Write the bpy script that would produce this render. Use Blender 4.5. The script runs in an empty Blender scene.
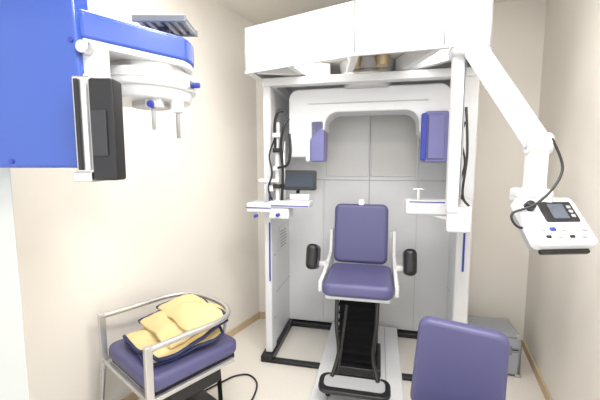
import bpy, bmesh, math, random
from mathutils import Vector, Matrix, Euler, noise
random.seed(3)
sc=bpy.context.scene
try:
    sc.view_settings.view_transform='Standard'
    sc.view_settings.look='None'
    sc.view_settings.exposure=-0.07
except Exception: pass

# ---------- materials
def mat(name,col,rough=0.5,metal=0.0,bump=0.0,bscale=200,var=0.0,vscale=6,spec=0.5,coat=0.0,emit=0):
    m=bpy.data.materials.new(name); m.use_nodes=True
    nt=m.node_tree; b=nt.nodes['Principled BSDF']
    b.inputs['Base Color'].default_value=(*col,1); b.inputs['Roughness'].default_value=rough
    b.inputs['Metallic'].default_value=metal
    b.inputs['Specular IOR Level'].default_value=spec
    b.inputs['Coat Weight'].default_value=coat
    if emit:
        b.inputs['Emission Color'].default_value=(*col,1); b.inputs['Emission Strength'].default_value=emit
    tc=nt.nodes.new('ShaderNodeTexCoord')
    n=nt.nodes.new('ShaderNodeTexNoise'); n.inputs['Scale'].default_value=vscale; n.inputs['Detail'].default_value=4
    nt.links.new(tc.outputs['Object'],n.inputs['Vector'])
    mx=nt.nodes.new('ShaderNodeMixRGB'); mx.blend_type='MIX'
    k=max(var,0.02)
    mx.inputs[1].default_value=(*[c*(1-k) for c in col],1); mx.inputs[2].default_value=(*[min(1,c*(1+k)) for c in col],1)
    nt.links.new(n.outputs['Fac'],mx.inputs[0]); nt.links.new(mx.outputs[0],b.inputs['Base Color'])
    if bump>0:
        n2=nt.nodes.new('ShaderNodeTexNoise'); n2.inputs['Scale'].default_value=bscale
        nt.links.new(tc.outputs['Object'],n2.inputs['Vector'])
        bp=nt.nodes.new('ShaderNodeBump'); bp.inputs['Strength'].default_value=bump; bp.inputs['Distance'].default_value=0.002
        nt.links.new(n2.outputs['Fac'],bp.inputs['Height']); nt.links.new(bp.outputs['Normal'],b.inputs['Normal'])
    return m
WALL=mat('wall_paint',(0.86,0.82,0.76),0.8,bump=0.15,bscale=150)
CEIL=mat('ceiling_paint',(0.86,0.82,0.75),0.85)
FLOOR=mat('vinyl_floor',(0.78,0.745,0.685),0.35,var=0.10,vscale=90)
TRIM=mat('wood_trim',(0.60,0.46,0.30),0.5,var=0.15,vscale=20)
WHITE=mat('machine_white',(0.72,0.73,0.75),0.35)
WHITE2=mat('panel_white',(0.74,0.75,0.76),0.4)
COLM=mat('column_white',(0.58,0.605,0.59),0.4)
CREAM=mat('canopy_inner',(0.80,0.775,0.72),0.5)
GREY=mat('grey_plastic',(0.38,0.39,0.41),0.45)
LGREY=mat('light_grey_plastic',(0.50,0.50,0.51),0.45)
SEAM=mat('seam_grey',(0.42,0.42,0.42),0.6)
BLACK=mat('black_plastic',(0.012,0.012,0.014),0.35)
RUB=mat('black_rubber',(0.008,0.008,0.009),0.85,spec=0.12)
PURP=mat('purple_vinyl',(0.098,0.095,0.215),0.42,bump=0.3,bscale=300)
PURP2=mat('purple_plastic',(0.17,0.17,0.38),0.35)
BLUE=mat('blue_cover',(0.032,0.088,0.42),0.22,coat=0.4)
BLUEL=mat('blue_strip',(0.03,0.05,0.35),0.4)
CHROME=mat('brushed_steel',(0.62,0.61,0.59),0.28,metal=1.0)
CHAIRM=mat('satin_steel',(0.62,0.61,0.60),0.35,metal=0.75)
ALU=mat('aluminium_sheet',(0.40,0.43,0.47),0.42,metal=0.35,bump=0.4,bscale=60)
ALUE=mat('aluminium_edge',(0.24,0.26,0.29),0.4,metal=0.4)
BRASS=mat('brass_disc',(0.42,0.33,0.20),0.35,metal=0.8)
YEL=mat('apron_yellow',(0.76,0.60,0.30),0.6,bump=0.4,bscale=90,var=0.05)
NAVY=mat('apron_navy',(0.02,0.03,0.10),0.6)
SCREEN=mat('screen_glass',(0.03,0.04,0.06),0.12)
LCD=mat('lcd_grey',(0.10,0.12,0.16),0.2)
PANE=mat('rear_pane',(0.66,0.645,0.615),0.2)
PANEL=mat('rear_pane_l',(0.71,0.705,0.69),.25)
LIGHTM=mat('lamp_diffuser',(1,0.97,0.92),0.5,emit=3.0)  # glowing face shared by the added lamps

# ---------- helpers
def fin(o,m,par,bev=0,seg=3,smooth=False):
    sc.collection.objects.link(o)
    if m: o.data.materials.append(m)
    if par: o.parent=par
    if bev>0:
        b=o.modifiers.new('b','BEVEL'); b.width=bev; b.segments=seg; b.limit_method='ANGLE'; b.angle_limit=math.radians(40)
    if smooth or bev>0:
        for p in o.data.polygons: p.use_smooth=True
        try:
            w=o.modifiers.new('w','WEIGHTED_NORMAL'); w.keep_sharp=True
        except Exception: pass
    return o
def group(name,loc,rz=0):
    e=bpy.data.objects.new(name,None); e.location=loc; e.rotation_euler=(0,0,rz); e.empty_display_size=0.1
    sc.collection.objects.link(e); return e
def meshobj(name,vs,fs):
    me=bpy.data.meshes.new(name); me.from_pydata([tuple(v) for v in vs],[],fs); me.update()
    bm=bmesh.new(); bm.from_mesh(me); bmesh.ops.recalc_face_normals(bm,faces=bm.faces); bm.to_mesh(me); bm.free()
    return bpy.data.objects.new(name,me)
def box(name,lo,hi,m,par,bev=0.004,rot=None):
    c=[(a+b)/2 for a,b in zip(lo,hi)]; s=[abs(b-a)/2 for a,b in zip(lo,hi)]
    vs=[(x*s[0],y*s[1],z*s[2]) for x in(-1,1) for y in(-1,1) for z in(-1,1)]
    fs=[(0,1,3,2),(4,6,7,5),(0,4,5,1),(2,3,7,6),(0,2,6,4),(1,5,7,3)]
    o=meshobj(name,vs,fs); o.location=c
    if rot: o.rotation_euler=[math.radians(r) for r in rot]
    return fin(o,m,par,min(bev,min(s)*0.9) if bev else 0)
def prism(name,poly,ext,m,par,bev=0.004,loc=(0,0,0),rot=None,seg=3):
    """poly: list of 3d pts, extruded by vector ext"""
    n=len(poly); P=[Vector(p) for p in poly]; E=Vector(ext)
    vs=P+[p+E for p in P]
    fs=[tuple(range(n)),tuple(reversed(range(n,2*n)))]+[(i,(i+1)%n,(i+1)%n+n,i+n) for i in range(n)]
    o=meshobj(name,vs,fs); o.location=loc
    if rot: o.rotation_euler=[math.radians(r) for r in rot]
    return fin(o,m,par,bev,seg)
def xy(pts,z): return [(p[0],p[1],z) for p in pts]
def rrect(w,h,r,n=6,taper=0):
    pts=[]
    for cx,cy,a0 in((w/2-r,h/2-r,0),(-w/2+r,h/2-r,90),(-w/2+r,-h/2+r,180),(w/2-r,-h/2+r,270)):
        for i in range(n+1):
            a=math.radians(a0+90*i/n); x=cx+r*math.cos(a); y=cy+r*math.sin(a)
            x*=1-taper*(y/h+0.5); pts.append((x,y))
    return pts
def slab(name,w,h,t,r,m,par,loc,rot,bev=0.02,taper=0):
    """rounded-rect in local XY, thickness along Z centred"""
    return prism(name,xy(rrect(w,h,r,taper=taper),-t/2),(0,0,t),m,par,bev,loc,rot,seg=4)
def rod(name,a,b,r,m,par,r2=None,seg=24,bev=0.0):
    a=Vector(a); b=Vector(b); d=b-a; L=d.length; r2=r if r2 is None else r2
    vs=[];fs=[]
    for i in range(seg):
        t=2*math.pi*i/seg; vs.append((r*math.cos(t),r*math.sin(t),0))
    for i in range(seg):
        t=2*math.pi*i/seg; vs.append((r2*math.cos(t),r2*math.sin(t),L))
    fs=[tuple(reversed(range(seg))),tuple(range(seg,2*seg))]+[(i,(i+1)%seg,(i+1)%seg+seg,i+seg) for i in range(seg)]
    o=meshobj(name,vs,fs); o.location=a; o.rotation_mode='QUATERNION'; o.rotation_quaternion=d.to_track_quat('Z','Y')
    if bev>0: return fin(o,m,par,bev)
    o=fin(o,m,par)
    for i,p in enumerate(o.data.polygons):
        if i>1: p.use_smooth=True
    return o
def catmull(pts,n=8,cyc=False):
    P=[Vector(p) for p in pts]; out=[]; N=len(P)
    rng=range(N) if cyc else range(N-1)
    for i in rng:
        p1=P[i];p2=P[(i+1)%N]
        p0=P[i-1] if (i>0 or cyc) else p1; p3=P[(i+2)%N] if (cyc or i+2<N) else p2
        for k in range(n):
            t=k/n
            out.append(0.5*((2*p1)+(-p0+p2)*t+(2*p0-5*p1+4*p2-p3)*t*t+(-p0+3*p1-3*p2+p3)*t**3))
    if not cyc: out.append(P[-1])
    return out
def tube(name,pts,r,m,par,n=8,cyc=False,smooth=True):
    if smooth: pts=catmull(pts,n,cyc)
    cu=bpy.data.curves.new(name,'CURVE'); cu.dimensions='3D'; s=cu.splines.new('POLY'); s.points.add(len(pts)-1)
    for i,p in enumerate(pts): s.points[i].co=(*p,1)
    s.use_cyclic_u=cyc; cu.bevel_depth=r; cu.bevel_resolution=3; cu.use_fill_caps=True
    t=bpy.data.objects.new('tmp',cu); sc.collection.objects.link(t)
    dg=bpy.context.evaluated_depsgraph_get(); me=bpy.data.meshes.new_from_object(t.evaluated_get(dg))
    bpy.data.objects.remove(t); o=bpy.data.objects.new(name,me)
    me.materials.clear()
    for p in me.polygons: p.use_smooth=True
    sc.collection.objects.link(o); me.materials.append(m); 
    if par: o.parent=par
    return o
def frustum(name,lo,hi,z0,z1,m,par,bev=0.01):
    a,b=lo,hi
    vs=[(a[0],a[2],z0),(a[1],a[2],z0),(a[1],a[3],z0),(a[0],a[3],z0),(b[0],b[2],z1),(b[1],b[2],z1),(b[1],b[3],z1),(b[0],b[3],z1)]
    fs=[(0,3,2,1),(4,5,6,7),(0,1,5,4),(1,2,6,5),(2,3,7,6),(3,0,4,7)]
    return fin(meshobj(name,vs,fs),m,par,bev)

# ---------- room
H=2.64
CL=Vector((-0.385,3.166)); CR=Vector((1.790,2.676))
LW=CL-Vector((0.55,1))*3.8       # left wall front end
RW=CR-Vector((0.40,1))*2.9
def wallseg(name,a,b,outn,z0=0,z1=H,t=0.1,m=WALL):
    a=Vector(a);b=Vector(b);o=Vector(outn).normalized()*t
    return prism(name,[(a.x,a.y,z0),(b.x,b.y,z0),(b.x+o.x,b.y+o.y,z0),(a.x+o.x,a.y+o.y,z0)],(0,0,z1-z0),m,None,0)
db=(CR-CL).normalized(); nb=Vector((-db.y,db.x))
if nb.y<0: nb=-nb
wallseg('wall_back',CL-db*0.1,CR+db*0.1,nb)
dl=(CL-LW).normalized(); nl=Vector((-dl.y,dl.x))
wallseg('wall_left',LW,CL,nl)
dr=(CR-RW).normalized(); nr=Vector((dr.y,-dr.x))
wallseg('wall_right',RW,CR,nr)
fp=[(-2.6,-0.8),(2.2,-0.8),(2.2,3.4),(-2.6,3.4)]
prism('floor',xy(fp,-0.1),(0,0,0.1),FLOOR,None,0)
prism('ceiling',xy(fp,H),(0,0,0.1),CEIL,None,0)
wallseg('baseboard_left',LW,CL,-nl,0,0.06,0.012,TRIM)
wallseg('baseboard_right',RW,CR,-nr,0,0.06,0.012,TRIM)
wallseg('baseboard_back',CL,CR,-nb,0,0.06,0.012,TRIM)

# ---------- CT scanner
MO=(0.436,2.369,0); MR=math.radians(-12.7)
g=group('dental_ct_scanner',MO,MR)
ZC0,ZC1=2.03,2.31
can=[(-.764,-.2),(-.05,-.433),(.40,-.465),(.64,-.36),(.72,.58),(-.74,.58)]
cx=sum(p[0] for p in can)/6; cy=sum(p[1] for p in can)/6
inn=[(cx+(p[0]-cx)*0.94,cy+(p[1]-cy)*0.92) for p in can]
vs=xy(can,ZC0)+xy(inn,ZC0)+xy(can,ZC1)+xy(inn,ZC0+0.12)
fs=[]
for i in range(6):
    j=(i+1)%6
    fs+= [(i,j,j+12,i+12),(i,i+6,j+6,j),(i+6,i+18,j+18,j+6)]
fs+=[tuple(range(12,18)),tuple(range(18,24))]
o=meshobj('canopy',vs,fs); sc.collection.objects.link(o); o.data.materials.append(WHITE); o.parent=g
# vertical joints + bottom lip of canopy
for i in range(4):
    x,y=can[i]; rod('canopy_joint_%d'%i,(x,y,ZC0+.002),(x,y,ZC1-.002),.0045,GREY,g,None,10)
for i in range(3):
    a=Vector((*can[i],0));b=Vector((*can[i+1],0)); d=(b-a).normalized(); nn=Vector((d.y,-d.x,0))*.008
    prism('canopy_lip_%d'%i,[(a+nn)[:2]+(ZC0-.006,),(b+nn)[:2]+(ZC0-.006,),(b-nn)[:2]+(ZC0-.006,),(a-nn)[:2]+(ZC0-.006,)],(0,0,.018),WHITE,g,.002)
prism('canopy_ceiling',xy([(cx+(p[0]-cx)*0.935,cy+(p[1]-cy)*0.915) for p in can],ZC0+0.10),(0,0,0.012),CREAM,g,0)
box('top_frame_front',(-.70,-.06,1.975),(.70,.02,2.028),WHITE2,g,.006)
box('top_frame_left',(-.70,.02,1.975),(-.63,.56,2.03),WHITE2,g,.006)
box('top_frame_right',(.63,.02,1.975),(.70,.56,2.03),WHITE2,g,.006)
for i,(a,b) in enumerate([((-.70,-.16),(-.25,.05)),((.60,-.32),(.25,.05)),((-.05,-.38),(-.12,.05)),((.38,-.40),(.20,.05)),((-.45,-.25),(-.40,.05))]):
    A=Vector((*a,0));B=Vector((*b,0));d=(B-A).normalized();nn=Vector((-d.y,d.x,0))*.02
    prism('rib_%d'%i,[(A+nn)[:2]+(2.035,),(A-nn)[:2]+(2.035,),(B-nn)[:2]+(2.035,),(B+nn)[:2]+(2.035,)],(0,0,.09),WHITE2,g,.004)
rod('rotor_hub',(0,.12,1.95),(0,.12,2.13),.16,LGREY,g,.19,40,.01)
rod('rotor_ring',(0,.12,2.02),(0,.12,2.05),.20,CHROME,g,None,40,.006)
for i,x in enumerate((-.07,.10)):
    rod('downlight_rim_%d'%i,(x,-.14,2.04),(x,-.14,2.10),.035,BRASS,g,.05,24,.004)
for i,(x,y) in enumerate(((-.33,-.15),(.42,-.2))):  # added glowing discs, no known source, dress the canopy fill lights
    rod('canopy_lamp_%d'%i,(x,y,2.118),(x,y,2.132),.035,LIGHTM,g,None,24)
    rod('canopy_lamp_rim_%d'%i,(x,y,2.124),(x,y,2.134),.043,WHITE,g,None,24,.003)
    pl=bpy.data.lights.new('canopy_bulb','POINT'); pl.energy=1.0; pl.shadow_soft_size=.03; pl.color=(1,.97,.92)  # added fill light to brighten the canopy underside and scanner interior
    po=bpy.data.objects.new('canopy_bulb_%d'%i,pl); po.location=(x,y,2.075); po.parent=g; sc.collection.objects.link(po)
# columns + shell
box('column_left',(-.70,-.05,.05),(-.645,.07,1.98),WHITE,g,.012)
box('column_right',(.585,-.05,.05),(.68,.09,1.98),WHITE,g,.015)
box('side_panel_left',(-.69,.07,.05),(-.665,.56,1.98),WHITE2,g,.003)
box('side_panel_right',(.655,.09,.05),(.68,.56,1.98),WHITE2,g,.003)
box('rear_panel',(-.69,.54,.05),(.68,.565,1.98),WHITE2,g,.003)
box('base_left',(-.72,-.10,0),(-.63,.57,.05),BLACK,g,.006)
box('base_right',(.63,-.10,0),(.70,.57,.05),BLACK,g,.006)
box('base_rear',(-.66,.50,0),(.66,.57,.04),BLACK,g,.006)
box('base_front',(-.66,-.10,0),(-.27,-.05,.025),BLACK,g,.006)
box('base_front_r',(.27,-.10,0),(.66,-.05,.025),BLACK,g,.006)
for i,x in enumerate((.02,)):
    box('seam_v_%d'%i,(x-.003,.536,.06),(x+.003,.541,1.95),SEAM,g,0)
for i,z in enumerate((1.31,)):
    box('seam_h_%d'%i,(-.66,.536,z-.0025),(.65,.541,z+.0025),SEAM,g,0)
box('seam_s_0',(-.36,.537,.06),(-.357,.541,1.31),LGREY,g,0)
box('seam_s_1',(.40,.537,.06),(.403,.541,1.31),LGREY,g,0)
box('rear_window',(.03,.530,1.34),(.39,.541,1.93),PANE,g,.004)
box('rear_window_b',(-.34,.530,1.34),(.01,.541,1.93),PANEL,g,.004)
box('rear_window_edge',(.385,.526,1.34),(.40,.541,1.93),WHITE,g,.003)
# side panel details
box('vent_panel',(-.666,.22,.75),(-.660,.42,.95),WHITE,g,.004)
for i in range(6): box('vent_slot_%d'%i,(-.661,.24,.78+.025*i),(-.657,.40,.787+.025*i),SEAM,g,0)
for i,z in enumerate((.45,1.15,1.6)):
    box('side_seam_%d'%i,(-.666,.07,z),(-.6635,.54,z+.004),SEAM,g,0)
    box('side_seam_r_%d'%i,(.6535,.09,z),(.656,.54,z+.004),SEAM,g,0)
for i,z in enumerate((.30,.78,1.3,1.62)):
    rod('bolt_%d'%i,(-.646,.02,z),(-.640,.02,z),.01,GREY,g,None,12)
box('blue_strip_left',(-.662,-.056,.60),(-.652,-.048,1.03),BLUEL,g,.001)
box('blue_strip_right',(.625,-.056,.76),(.637,-.048,1.06),BLUEL,g,.001)
def gantry():
    out=[]; W=.54; top=1.965; bot=1.47; R=.07
    def arc(cx,cz,r,a0,a1,n=8):
        return [(cx+r*math.cos(math.radians(a0+(a1-a0)*i/n)),cz+r*math.sin(math.radians(a0+(a1-a0)*i/n))) for i in range(n+1)]
    out+=[(-W,bot+.02)]+arc(-W+R,top-R,R,180,90)+arc(W-R,top-R,R,90,0)+[(W,bot+.02)]
    out+=[(.40,bot+.02)]+[(.40,1.60),(.345,1.66)]+arc(.345-.09,1.80-.09,.09,0,90)+arc(-.28+.09,1.80-.09,.09,90,180)+[(-.28,1.68),(-.40,1.60),(-.40,bot+.02)]
    return out
prism('gantry_arm',[(x,.05,z) for x,z in gantry()],(0,.24,0),WHITE,g,.012)
box('gantry_lip',(-.40,.044,1.858),(.40,.052,1.864),LGREY,g,.002)
slab('emitter_head',.10,.29,.18,.02,PURP2,g,(-.335,.14,1.605),(90,0,0),.01)
slab('emitter_edge',.03,.29,.20,.012,WHITE,g,(-.40,.14,1.605),(90,0,0),.006)
slab('detector_head',.15,.33,.20,.02,PURP2,g,(.45,.12,1.62),(90,0,0),.01)
slab('detector_edge',.035,.30,.03,.012,BLUEL,g,(.372,.012,1.62),(90,0,0),.006)
slab('detector_face',.10,.28,.012,.012,PURP2,g,(.45,.012,1.62),(90,0,0),.004)
# left head support tray
box('tray_left',(-.775,-.20,1.12),(-.60,-.03,1.185),WHITE,g,.012)
box('tray_left_arm',(-.62,-.20,1.155),(-.34,-.05,1.20),WHITE,g,.012)
box('tray_left_line',(-.775,-.204,1.150),(-.60,-.199,1.156),BLUEL,g,0)
box('tray_left_line_b',(-.60,-.204,1.168),(-.345,-.199,1.174),BLUEL,g,0)
box('tray_left_lower',(-.62,-.19,1.08),(-.48,-.06,1.155),WHITE,g,.01)
rod('tray_knob',(-.70,-.2,1.10),(-.70,-.235,1.10),.012,BLUEL,g,None,16,.003)
rod('tray_knob_b',(-.55,-.19,1.11),(-.55,-.225,1.11),.012,BLUEL,g,None,16,.003)
rod('support_pole',(-.575,-.12,1.18),(-.575,-.12,1.72),.016,WHITE,g,None,20,.003)
rod('support_pole_b',(-.53,-.12,1.18),(-.53,-.12,1.60),.012,CHROME,g)
tube('support_hook',[(-.585,-.13,1.55),(-.585,-.15,1.70),(-.56,-.16,1.78),(-.53,-.14,1.79)],.010,BLACK,g)
tube('support_hook_b',[(-.545,-.13,1.20),(-.53,-.15,1.40),(-.545,-.15,1.55),(-.52,-.17,1.68),(-.49,-.15,1.74)],.009,BLACK,g)
tube('support_loop',[(-.56,-.16,1.42),(-.49,-.19,1.44),(-.47,-.18,1.52),(-.48,-.17,1.64)],.009,BLACK,g)
tube('support_cable',[(-.59,-.15,1.60),(-.62,-.16,1.50),(-.60,-.17,1.38),(-.63,-.16,1.28),(-.60,-.15,1.19)],.006,BLACK,g)
for i,z in enumerate((1.28,1.40,1.52,1.62)):
    box('pole_clamp_%d'%i,(-.60,-.155,z),(-.545,-.095,z+.03),WHITE if i%2 else BLACK,g,.005)
box('ear_rest',(-.645,-.15,1.26),(-.60,-.10,1.30),WHITE,g,.005)
for i,x in enumerate((-.66,-.63)): rod('ear_pin_%d'%i,(x,-.13,1.185),(x,-.13,1.34),.007,BLUEL if i else WHITE,g)
box('level_bar',(-.70,-.15,1.32),(-.56,-.12,1.345),WHITE,g,.005)
slab('monitor',.225,.135,.03,.015,BLACK,g,(-.425,-.10,1.335),(78,0,6),.006)
slab('monitor_screen',.19,.10,.004,.006,SCREEN,g,(-.427,-.117,1.338),(78,0,6),.001)
rod('monitor_stem',(-.45,-.08,1.20),(-.44,-.08,1.28),.012,BLACK,g)
box('monitor_cradle',(-.50,-.10,1.20),(-.36,-.06,1.245),WHITE,g,.008)
# right tray
box('tray_right',(.26,-.18,1.135),(.60,-.04,1.225),WHITE,g,.014)
box('tray_right_line',(.28,-.184,1.213),(.55,-.179,1.219),BLUEL,g,0)
prism('tray_right_wedge',[(.40,-.17,1.135),(.60,-.17,1.135),(.60,-.17,1.07)],(0,.12,0),WHITE,g,.006)
box('tray_right_clip',(.325,-.15,1.225),(.345,-.13,1.29),CHROME,g,.003)
box('tray_right_clip_b',(.30,-.15,1.285),(.37,-.13,1.295),CHROME,g,.003)
tube('column_cable',[(.60,-.07,1.70),(.575,-.10,1.60),(.60,-.11,1.45),(.57,-.12,1.30),(.60,-.12,1.22)],.006,BLACK,g)
# accessory post, bracket and control arm
prism('arm_bracket',[(.43,-.545,1.10),(.55,-.545,1.10),(.675,-.045,1.10),(.59,-.045,1.10)],(0,0,.13),WHITE,g,.015)
box('arm_post',(.43,-.555,1.20),(.485,-.49,2.02),WHITE,g,.012)
box('arm_post_groove',(.491,-.53,1.24),(.497,-.50,1.98),GREY,g,.001)
box('arm_mount',(.415,-.61,1.955),(.57,-.475,2.065),WHITE,g,.02)
box('arm_mount_seam',(.413,-.612,1.985),(.572,-.473,1.988),LGREY,g,0)
rod('arm_mount_hub',(.49,-.545,2.05),(.49,-.545,2.085),.05,WHITE,g,None,28,.006)
tube('post_cable',[(.50,-.54,1.72),(.51,-.56,1.5),(.50,-.55,1.3),(.53,-.56,1.24)],.006,BLACK,g)
# platform
prism('platform',xy([(-.27,-.64),(.27,-.64),(.27,.49),(-.27,.49)],0),(0,0,.09),WHITE,g,.012)
box('platform_top_line',(-.17,-.60,.09),(-.165,.45,.093),SEAM,g,0)
box('platform_top_line_b',(.165,-.60,.09),(.17,.45,.093),SEAM,g,0)

def W2L(p,o=MO,r=MR):
    v=Vector(p)-Vector(o); c,s=math.cos(-r),math.sin(-r)
    return Vector((c*v.x-s*v.y,s*v.x+c*v.y,v.z))
def beam(name,a,b,w,h,m,par,bev=.012):
    a=Vector(a);b=Vector(b);d=(b-a);L=d.length;d.normalize()
    side=d.cross(Vector((0,0,1))).normalized(); up=side.cross(d).normalized()
    P=[a+side*w/2+up*h/2,a-side*w/2+up*h/2,a-side*w/2-up*h/2,a+side*w/2-up*h/2]
    return prism(name,P,d*L,m,par,bev)
ca=g
S=W2L((.79,1.715,2.03)); E_=W2L((.985,1.465,1.53))
beam('swing_arm',S,E_,.07,.09,WHITE,ca,.014)
beam('swing_arm_seam',S+(E_-S)*.12,S+(E_-S)*.88,.073,.006,LGREY,ca,.001)
rod('arm_joint',E_+Vector((-.045,0,0)),E_+Vector((.045,0,0)),.045,WHITE,ca,None,28,.008)
rod('arm_joint_cap',E_+Vector((-.048,0,0)),E_+Vector((.048,0,0)),.022,LGREY,ca,None,24,.003)
P1=W2L((.985,1.465,1.50));P2=W2L((.965,1.45,1.33))
box('arm_drop',(P1.x-.04,P1.y-.03,P2.z),(P1.x+.035,P1.y+.03,1.53),WHITE,ca,.012)
box('arm_foot',(P1.x-.085,P1.y-.06,1.285),(P1.x+.05,P1.y+.04,1.345),WHITE,ca,.014)
box('arm_foot_seam',(P1.x-.0865,P1.y-.0615,1.313),(P1.x+.0515,P1.y+.0415,1.316),LGREY,ca,0)
tube('arm_cable',[W2L(p) for p in[(1.01,1.42,1.55),(1.03,1.38,1.44),(.99,1.36,1.36),(.92,1.36,1.29),(.845,1.38,1.25),(.86,1.36,1.20),(.94,1.37,1.20)]],.005,BLACK,ca)
pc=Vector((1.0,1.37,1.215))
cpn=group('control_panel',W2L(pc),-MR); cpn.parent=g
cpn.rotation_euler=(math.radians(47),0,-MR+math.radians(4))
slab('housing',.25,.225,.045,.025,WHITE,cpn,(0,0,0),(0,0,0),.010)
slab('housing_base',.22,.19,.035,.02,GREY,cpn,(0,0,-.038),(0,0,0),.006)
slab('face_plate',.225,.20,.004,.015,LGREY,cpn,(0,0,.0215),(0,0,0),.001)
slab('face_plate_in',.22,.195,.004,.013,WHITE,cpn,(0,0,.0225),(0,0,0),.001)
slab('display_frame',.14,.095,.006,.008,BLACK,cpn,(.025,.035,.026),(0,0,0),.002)
slab('display',.065,.07,.004,.004,LCD,cpn,(.022,.035,.030),(0,0,0),.001)
for i in range(3):
    slab('lcd_btn_%d'%i,.016,.014,.004,.003,GREY,cpn,(.075,.013+.021*i,.030),(0,0,0),.001)
for i in range(5):
    slab('button_%d'%i,.024,.016,.006,.004,[GREY,BLUEL,GREY,LGREY,GREY][i],cpn,(-.08+.042*i,-.045,.026),(0,0,0),.002)
for i in range(4):
    slab('button_r_%d'%i,.020,.012,.006,.004,GREY if i%2 else BLACK,cpn,(-.07+.047*i,-.078,.026),(0,0,0),.002)
rod('emergency_knob',(-.085,.06,.02),(-.085,.06,.05),.022,BLACK,cpn,.018,24,.004)
box('panel_handle',(-.10,-.128,-.03),(.10,-.108,-.008),BLACK,cpn,.008)

# ---------- patient chair
pcg=group('patient_chair',(MO[0]-.015,MO[1],0.0905),MR)
dz=-0.0905
slab('seat_cushion',.415,.50,.085,.05,PURP,pcg,(0,-.17,.70+dz),(-1,0,0),.03)
slab('back_cushion',.385,.43,.075,.045,PURP,pcg,(-.01,.15,.94+dz),(82,0,0),.028)
box('head_post',(-.04,.17,1.10+dz),(.02,.195,1.18+dz),CHROME,pcg,.005)
box('head_post_cap',(-.028,.15,1.14+dz),(.008,.17,1.19+dz),WHITE,pcg,.004)
box('seat_pan',(-.19,-.38,.635+dz),(.19,.10,.665+dz),WHITE,pcg,.008)
for s in(-1,1):
    x=s*.228; q='l' if s<0 else 'r'
    prism('side_frame_'+q,[(x-.013,.14,.62+dz),(x-.013,.21,.62+dz),(x-.013,.22,.96+dz),(x-.013,.17,.96+dz),(x-.013,.12,.80+dz),(x-.013,-.20,.74+dz),(x-.013,-.34,.73+dz),(x-.013,-.34,.66+dz)],(.026,0,0),WHITE,pcg,.008)
    box('arm_bracket_'+q,(min(x,s*.31),-.10,.75+dz),(max(x,s*.31),-.05,.78+dz),WHITE,pcg,.006)
    slab('armrest_'+q,.08,.18,.17,.035,BLACK,pcg,(s*.315,-.10,.815+dz),(-16,0,0),.033)
    box('back_bracket_'+q,(min(s*.19,x),.19,.90+dz),(max(s*.19,x),.215,.95+dz),WHITE,pcg,.005)
box('lift_core',(-.122,-.205,.13+dz),(.122,.065,.63+dz),RUB,pcg,.012)
for i in range(9):
    z=.14+i*.054+dz
    box('bellow_rib_%d'%i,(-.127,-.211,z),(.127,.07,z+.03),RUB,pcg,.012)
box('lift_base',(-.15,-.26,.0905+dz),(.15,.10,.145+dz),BLACK,pcg,.01)
for s in(-1,1):
    tube('foot_rod_%d'%s,[(s*.12,-.36,.64+dz),(s*.115,-.42,.50+dz),(s*.10,-.43,.33+dz),(s*.13,-.50,.22+dz)],.012,BLACK,pcg)
tube('foot_diag',[(-.06,-.36,.60+dz),(-.10,-.47,.22+dz)],.009,BLACK,pcg,smooth=False)
slab('footplate',.40,.15,.025,.05,BLACK,pcg,(0,-.53,.20+dz),(8,0,0),.008)
slab('footplate_grip',.34,.09,.006,.03,GREY,pcg,(0,-.53,.2165+dz),(8,0,0),.002)
box('foot_wheel_l',(-.17,-.50,.0905+dz),(-.14,-.44,.18+dz),BLACK,pcg,.01)
box('foot_wheel_r',(.14,-.50,.0905+dz),(.17,-.44,.18+dz),BLACK,pcg,.01)

# ---------- panoramic x-ray machine (left)
PO=Vector((-1.15,1.25,0))
pg=group('panoramic_xray_machine',PO)
def L(x,y,z): return (x-PO.x,y-PO.y,z)
def pbox(n,a,b,m,bev=.006,rot=None): return box(n,L(*a),L(*b),m,pg,bev,rot)
prism('column',[L(-.99,1.2,0.04),L(-1.12,1.35,.04),L(-1.33,1.35,.04),L(-1.38,1.2,.04)],(0,0,2.2),COLM,pg,.006)
prism('column_foot',[L(-.97,1.17,0),L(-1.09,1.37,0),L(-1.34,1.37,0),L(-1.40,1.17,0)],(0,0,.045),GREY,pg,.006)
cov=[(-1.33,1.435),(-.672,1.435),(-.662,1.45),(-.675,1.83),(-.68,2.05),(-.72,2.12),(-1.33,2.12)]
prism('carriage_cover',[L(x,1.10,z) for x,z in cov],(0,.085,0),BLUE,pg,.012)
prism('carriage_back',[L(x+.01 if x<-1 else x-.01,1.185,z) for x,z in cov],(0,.03,0),WHITE,pg,.004)
ccx,ccy,R=-.605,1.43,.180
pts=[(-.672,1.12)]
for i in range(25):
    a=math.radians(-20+ i*(200/24)); pts.append((ccx+R*math.cos(a),ccy+R*math.sin(a)))
pts+=[(-.95,1.19)]
prism('overhead_arm',[L(x,y,1.833) for x,y in pts],(0,0,.090),BLUE,pg,.014)
pts2=[(ccx+(x-ccx)*.97,ccy+(y-ccy)*.97) for x,y in pts]
prism('overhead_arm_liner',[L(x,y,1.815) for x,y in pts2],(0,0,.022),WHITE,pg,.004)
rod('rotor_top',L(ccx,ccy,1.775),L(ccx,ccy,1.82),.150,CHROME,pg,None,48,.004)
rod('rotor_disc',L(ccx,ccy,1.725),L(ccx,ccy,1.790),.185,WHITE,pg,None,56,.012)
rod('rotor_seam',L(ccx,ccy,1.752),L(ccx,ccy,1.755),.1862,LGREY,pg,None,56)
rod('rotor_under',L(ccx,ccy,1.685),L(ccx,ccy,1.73),.160,WHITE,pg,.175,56,.01)
rod('rotor_core',L(ccx+.02,ccy-.02,1.665),L(ccx+.02,ccy-.02,1.70),.07,LGREY,pg,None,32,.005)
pbox('bracket',(-.70,1.125,1.70),(-.62,1.19,1.825),WHITE,.012)
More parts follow.
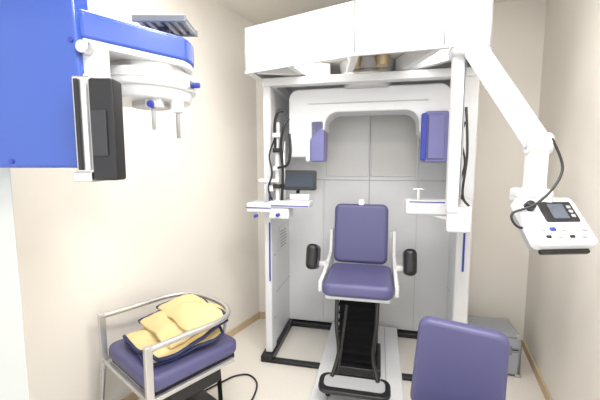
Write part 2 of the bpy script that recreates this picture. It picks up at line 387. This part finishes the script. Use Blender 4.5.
rod('pivot_cap',L(-.655,1.125,1.80),L(-.655,1.09,1.80),.02,CHROME,pg,None,24,.003)
for n,(x,y) in enumerate([(-.545,1.33),(-.465,1.36)]):
    rod('fork_%d'%n,L(x,y,1.72),L(x,y,1.575-.03*n),.009,GREY if n else LGREY,pg,.007,16)
pbox('fork_head',(-.57,1.31,1.655),(-.51,1.35,1.70),WHITE,.006)
pbox('fork_head_b',(-.485,1.345,1.64),(-.445,1.375,1.70),WHITE,.006)
rod('fork_knob',L(-.545,1.300,1.665),L(-.545,1.33,1.665),.013,BLUEL,pg,None,16,.003)
rod('side_knob',L(-.425,1.42,1.755),L(-.395,1.42,1.755),.011,BLUEL,pg,None,16,.003)
pbox('side_light',(-.44,1.37,1.735),(-.42,1.43,1.77),CHROME,.004)
pbox('sensor_housing',(-.655,1.03,1.42),(-.600,1.09,1.70),CHROME,.006)
pbox('sensor_slot',(-.645,1.022,1.43),(-.633,1.032,1.69),BLACK,.002)
pbox('sensor_slot_b',(-.622,1.022,1.43),(-.610,1.032,1.69),WHITE,.002)
pbox('sensor_box',(-.600,1.015,1.40),(-.530,1.075,1.69),BLACK,.008)
pbox('sensor_box_mid',(-.592,1.008,1.47),(-.550,1.017,1.60),mat('dark_grey',(.03,.03,.035),.4),.003)
pbox('sensor_base',(-.66,1.02,1.395),(-.605,1.09,1.425),CHROME,.004)
pbox('sensor_link',(-.655,1.085,1.50),(-.60,1.13,1.72),WHITE,.006)
for i,(x,z) in enumerate([(-.69,1.455),(-.69,1.82),(-.90,1.455)]):
    rod('cover_screw_%d'%i,L(x,1.101,z),L(x,1.095,z),.007,BLUEL,pg,None,14)
# slatted tray above overhead arm
for i in range(6):
    pbox('rail_slat_%d'%i,(-.665+.036*i,1.48,2.022),(-.648+.036*i,1.64,2.036),GREY,.002)
pbox('rail_front',(-.675,1.47,2.016),(-.46,1.483,2.042),ALUE,.003); pbox('rail_back',(-.675,1.635,2.016),(-.46,1.648,2.042),ALUE,.003)
pbox('rail_plate',(-.67,1.48,2.036),(-.465,1.64,2.041),ALU,.001)
rod('rail_post',L(-.58,1.56,1.915),L(-.58,1.56,2.024),.02,CHROME,pg)

# ---------- wheeled chair with rail
CC=(-.68,1.79,0); CRZ=math.radians(49)
wc=group('wheeled_armchair',CC,CRZ)
slab('seat',.50,.50,.08,.05,PURP,wc,(0,0,.462),(0,0,0),.028)
box('seat_frame',(-.23,-.23,.395),(.23,.23,.423),BLACK,wc,.006)
h=.258; zr=.65
rail=[(-h,h,zr),(-.05,h,zr+.0),(.10,h,zr),(h-.06,h-.04,zr),(h,.10,zr),(h,-.10,zr),(h-.06,-h+.04,zr),(.10,-h,zr),(-.05,-h,zr),(-h,-h,zr)]
tube('arm_rail',rail,.014,CHAIRM,wc)
for s in(-1,1):
    box('front_post_%d'%s,(-h-.016,s*h-.012,.36),(-h+.018,s*h+.012,zr+.016),CHAIRM,wc,.004)
    tube('leg_f%d'%s,[(-h,s*h,.42),(-h-.03,s*(h+.01),.07)],.014,CHAIRM,wc,smooth=False)
    tube('rail_stay_%d'%s,[(h,s*.10,zr),(h+.006,s*.10,.52),(h-.03,s*.10,.41)],.009,CHAIRM,wc)
    tube('leg_b%d'%s,[(h-.09,s*(h-.10),.40),(h-.08,s*(h-.09),.07)],.012,RUB,wc,smooth=False)
    for q in(-1,1):
        X=(-h-.03) if q<0 else h-.08
        Y=s*h if q<0 else s*(h-.09)
        rod('caster_%d%d'%(s,q),(X,Y-.015,.035),(X,Y+.015,.035),.035,RUB,wc,None,20,.004)
        box('fork_%d%d'%(s,q),(X-.02,Y-.022,.04),(X+.02,Y+.022,.08),RUB,wc,.004)
    box('side_bar_%d'%s,(-h,s*h-.01,.40),(h-.06,s*h+.01,.42),CHAIRM,wc,.003)
box('cross_bar',(-h-.01,-h,.40),(-h+.012,h,.42),CHAIRM,wc,.003)
box('mechanism',(-.12,-.18,.26),(.18,.06,.40),BLACK,wc,.02)
rod('gas_column',(0,0,.12),(0,0,.40),.03,BLACK,wc)
box('lower_tray',(-.24,-.20,.09),(.19,.18,.12),BLACK,wc,.01)

# ---------- lead apron (folded)
ap=group('lead_apron',(CC[0],CC[1],.505),CRZ)
def sheet(name,quad,f,seed,m=YEL,t=.012,n=44,trim=(0,1,2,3),fold=.010):
    """quad: 4 corners (x,y) in chair space, bilinear, softly rounded & crumpled"""
    q=[Vector(c) for c in quad]
    def pt(u,v):
        U=u*(1-.045*v**4*u*u); V=v*(1-.045*u**4*v*v)
        a=(U+1)/2; b=(V+1)/2
        p=q[0]*(1-a)*(1-b)+q[1]*a*(1-b)+q[2]*a*b+q[3]*(1-a)*b
        X=p.x+.018*noise.noise(Vector((p.x*7+seed,p.y*7,1.))); Y=p.y+.018*noise.noise(Vector((p.x*7,p.y*7+seed,4.)))
        z=f(u,v,X,Y)+.020*noise.noise(Vector((X*6+seed,Y*6,seed)))+.004*noise.noise(Vector((X*25,Y*25,seed)))
        z+=fold*math.sin(X*26+Y*30+seed+2.5*noise.noise(Vector((X*5,Y*5,seed))))
        return (X,Y,max(z,.006))
    vs=[pt(-1+2*i/n,-1+2*j/n) for j in range(n+1) for i in range(n+1)]
    fs=[]
    for j in range(n):
        for i in range(n):
            a=j*(n+1)+i; fs.append((a,a+1,a+n+2,a+n+1))
    o=meshobj(name,vs,fs)
    if sum(p.normal.z for p in o.data.polygons)<0:
        bm=bmesh.new(); bm.from_mesh(o.data); bmesh.ops.reverse_faces(bm,faces=bm.faces); bm.to_mesh(o.data); bm.free()
    s=o.modifiers.new('s','SOLIDIFY'); s.thickness=t; s.offset=-1
    fin(o,m,ap,0,smooth=True)
    E=[lambda w:pt(w,-1),lambda w:pt(1,w),lambda w:pt(w,1),lambda w:pt(-1,w)]
    for k in trim:
        b=[E[k](-1+2*i/30) for i in range(31)]
        b=[(p[0],p[1],p[2]-t*.3) for p in b]
        tube(name+'_trim_%d'%k,b,t*.5+.002,NAVY,ap,smooth=False)
def up(u,v,hh): return hh*(1-abs(u)**4)*(1-abs(v)**4)
bk=lambda X,Y: max(0,(X+.10))*.38
sheet('fold_bottom',[(-.22,-.16),(.17,-.235),(.225,.20),(-.16,.225)],lambda u,v,X,Y: .016+up(u,v,.03)+bk(X,Y)*.4,1.0,trim=(0,1,3),fold=.004,t=.014)
sheet('fold_lower',[(-.19,-.20),(.20,-.225),(.21,.19),(-.20,.16)],lambda u,v,X,Y: .045+up(u,v,.03)+bk(X,Y)*.6,3.3,trim=(0,3),fold=.005,t=.014)
sheet('fold_middle',[(-.13,-.20),(.21,-.20),(.22,.17),(-.10,.19)],lambda u,v,X,Y: .080+up(u,v,.03)+bk(X,Y)*.6,5.0,trim=(2,),t=.020,fold=.006)
sheet('fold_top',[(-.05,-.215),(.17,-.235),(.21,.13),(.0,.175)],lambda u,v,X,Y: .118+up(u,v,.035)+bk(X,Y)*.4,9.0,fold=.007,trim=(1,2),t=.016)

# ---------- foreground office chair
oc=group('office_chair',(.68,1.42,0),math.radians(-26))
slab('backrest',.39,.46,.06,.05,PURP,oc,(0,.04,.537),(96,2.5,0),.022,taper=.10)
slab('backrest_shell',.34,.38,.02,.05,BLACK,oc,(0,.085,.537),(96,2.5,0),.008,taper=.10)
slab('seat',.44,.42,.07,.06,PURP,oc,(0,-.24,.325),(0,0,0),.028)
box('back_bar',(-.03,-.1,.26),(.03,.12,.28),BLACK,oc,.005)
box('back_bar_v',(-.03,.095,.26),(.03,.12,.5),BLACK,oc,.005)
rod('gas_column',(0,-.2,.10),(0,-.2,.30),.025,BLACK,oc)
for i in range(5):
    a=2*math.pi*i/5+.4; x,y=.22*math.cos(a),-.2+.22*math.sin(a)
    beam('spoke_%d'%i,(0,-.2,.10),(x,y,.085),.04,.03,BLACK,oc,.006)
    rod('wheel_%d'%i,(x-.012,y,.03),(x+.012,y,.03),.03,RUB,oc,None,20,.004)
    rod('stem_%d'%i,(x,y,.04),(x,y,.09),.008,CHROME,oc)

# ---------- aluminium case
ac=group('aluminium_case',(1.365,2.425,0),math.radians(-13))
hw=.165
frustum('shell',(-hw,hw,-.15,.15),(-hw,hw,-.15,.15),.012,.185,ALU,ac,.006)
frustum('lid',(-hw,hw,-.15,.15),(-hw,hw,-.15,.15),.191,.285,ALU,ac,.006)
box('seal',(-hw+.003,-.147,.183),(hw-.003,.147,.193),BLACK,ac,0)
for sx in(-1,1):
    for sy in(-1,1):
        rod('corner_%d%d'%(sx,sy),(sx*(hw-.007),sy*.143,.008),(sx*(hw-.007),sy*.143,.286),.011,ALUE,ac,None,12)
        for z in(.012,.278):
            box('cap_%d%d%d'%(sx,sy,z*100),(sx*(hw-.01)-.02,sy*.14-.02,z-.012),(sx*(hw-.01)+.02,sy*.14+.02,z+.012),CHROME,ac,.006)
for i,x in enumerate((-.09,.09)): box('latch_%d'%i,(x-.018,-.160,.155),(x+.018,-.148,.215),ALUE,ac,.004)
tube('handle',[(-.05,-.152,.13),(-.045,-.175,.12),(.045,-.175,.12),(.05,-.152,.13)],.007,BLACK,ac)
for i,z in enumerate((.02,.177,.200,.278)): box('edge_strip_%d'%i,(-hw-.003,-.153,z-.004),(hw+.003,.153,z+.004),ALUE,ac,.002)
box('lid_top',(-hw+.012,-.14,.28),(hw-.012,.14,.287),ALU,ac,.002)

# ---------- floor cord
tube('power_cord',[(-.62,2.08,.007),(-.52,2.18,.007),(-.44,2.25,.007),(-.35,2.26,.007),(-.285,2.17,.007),(-.29,2.03,.007),(-.34,1.88,.007),(-.42,1.70,.007)],.006,BLACK,None)
# ---------- unseen ceiling lights, added to light the room and left wall
for i,(x,y,p) in enumerate([(-.55,1.55,13),(.15,0.35,22),(.60,1.0,22)]):
    lg=group('ceiling_light' if i==0 else 'ceiling_light.%03d'%i,(x,y,H))
    box('frame',(-.32,-.17,-.03),(.32,.17,-.001),WHITE,lg,.004)
    box('diffuser',(-.30,-.15,-.034),(.30,.15,-.028),LIGHTM,lg,0)
    ld=bpy.data.lights.new('lamp','AREA'); ld.shape='RECTANGLE'; ld.size=.58; ld.size_y=.28; ld.energy=p; ld.color=(1,.98,.95)
    lo=bpy.data.objects.new('lamp',ld); lo.location=(0,0,-.04); lo.parent=lg; sc.collection.objects.link(lo)
w=bpy.data.worlds.new('world'); sc.world=w; w.use_nodes=True
w.node_tree.nodes['Background'].inputs['Color'].default_value=(.97,.985,1,1)
w.node_tree.nodes['Background'].inputs['Strength'].default_value=1.95

# ---------- camera
cd=bpy.data.cameras.new('camera'); cd.lens=21; cd.sensor_width=36; cd.clip_start=.05
co=bpy.data.objects.new('camera',cd); co.location=(0,0,1.45); co.rotation_euler=(math.radians(84),0,0)
sc.collection.objects.link(co); sc.camera=co
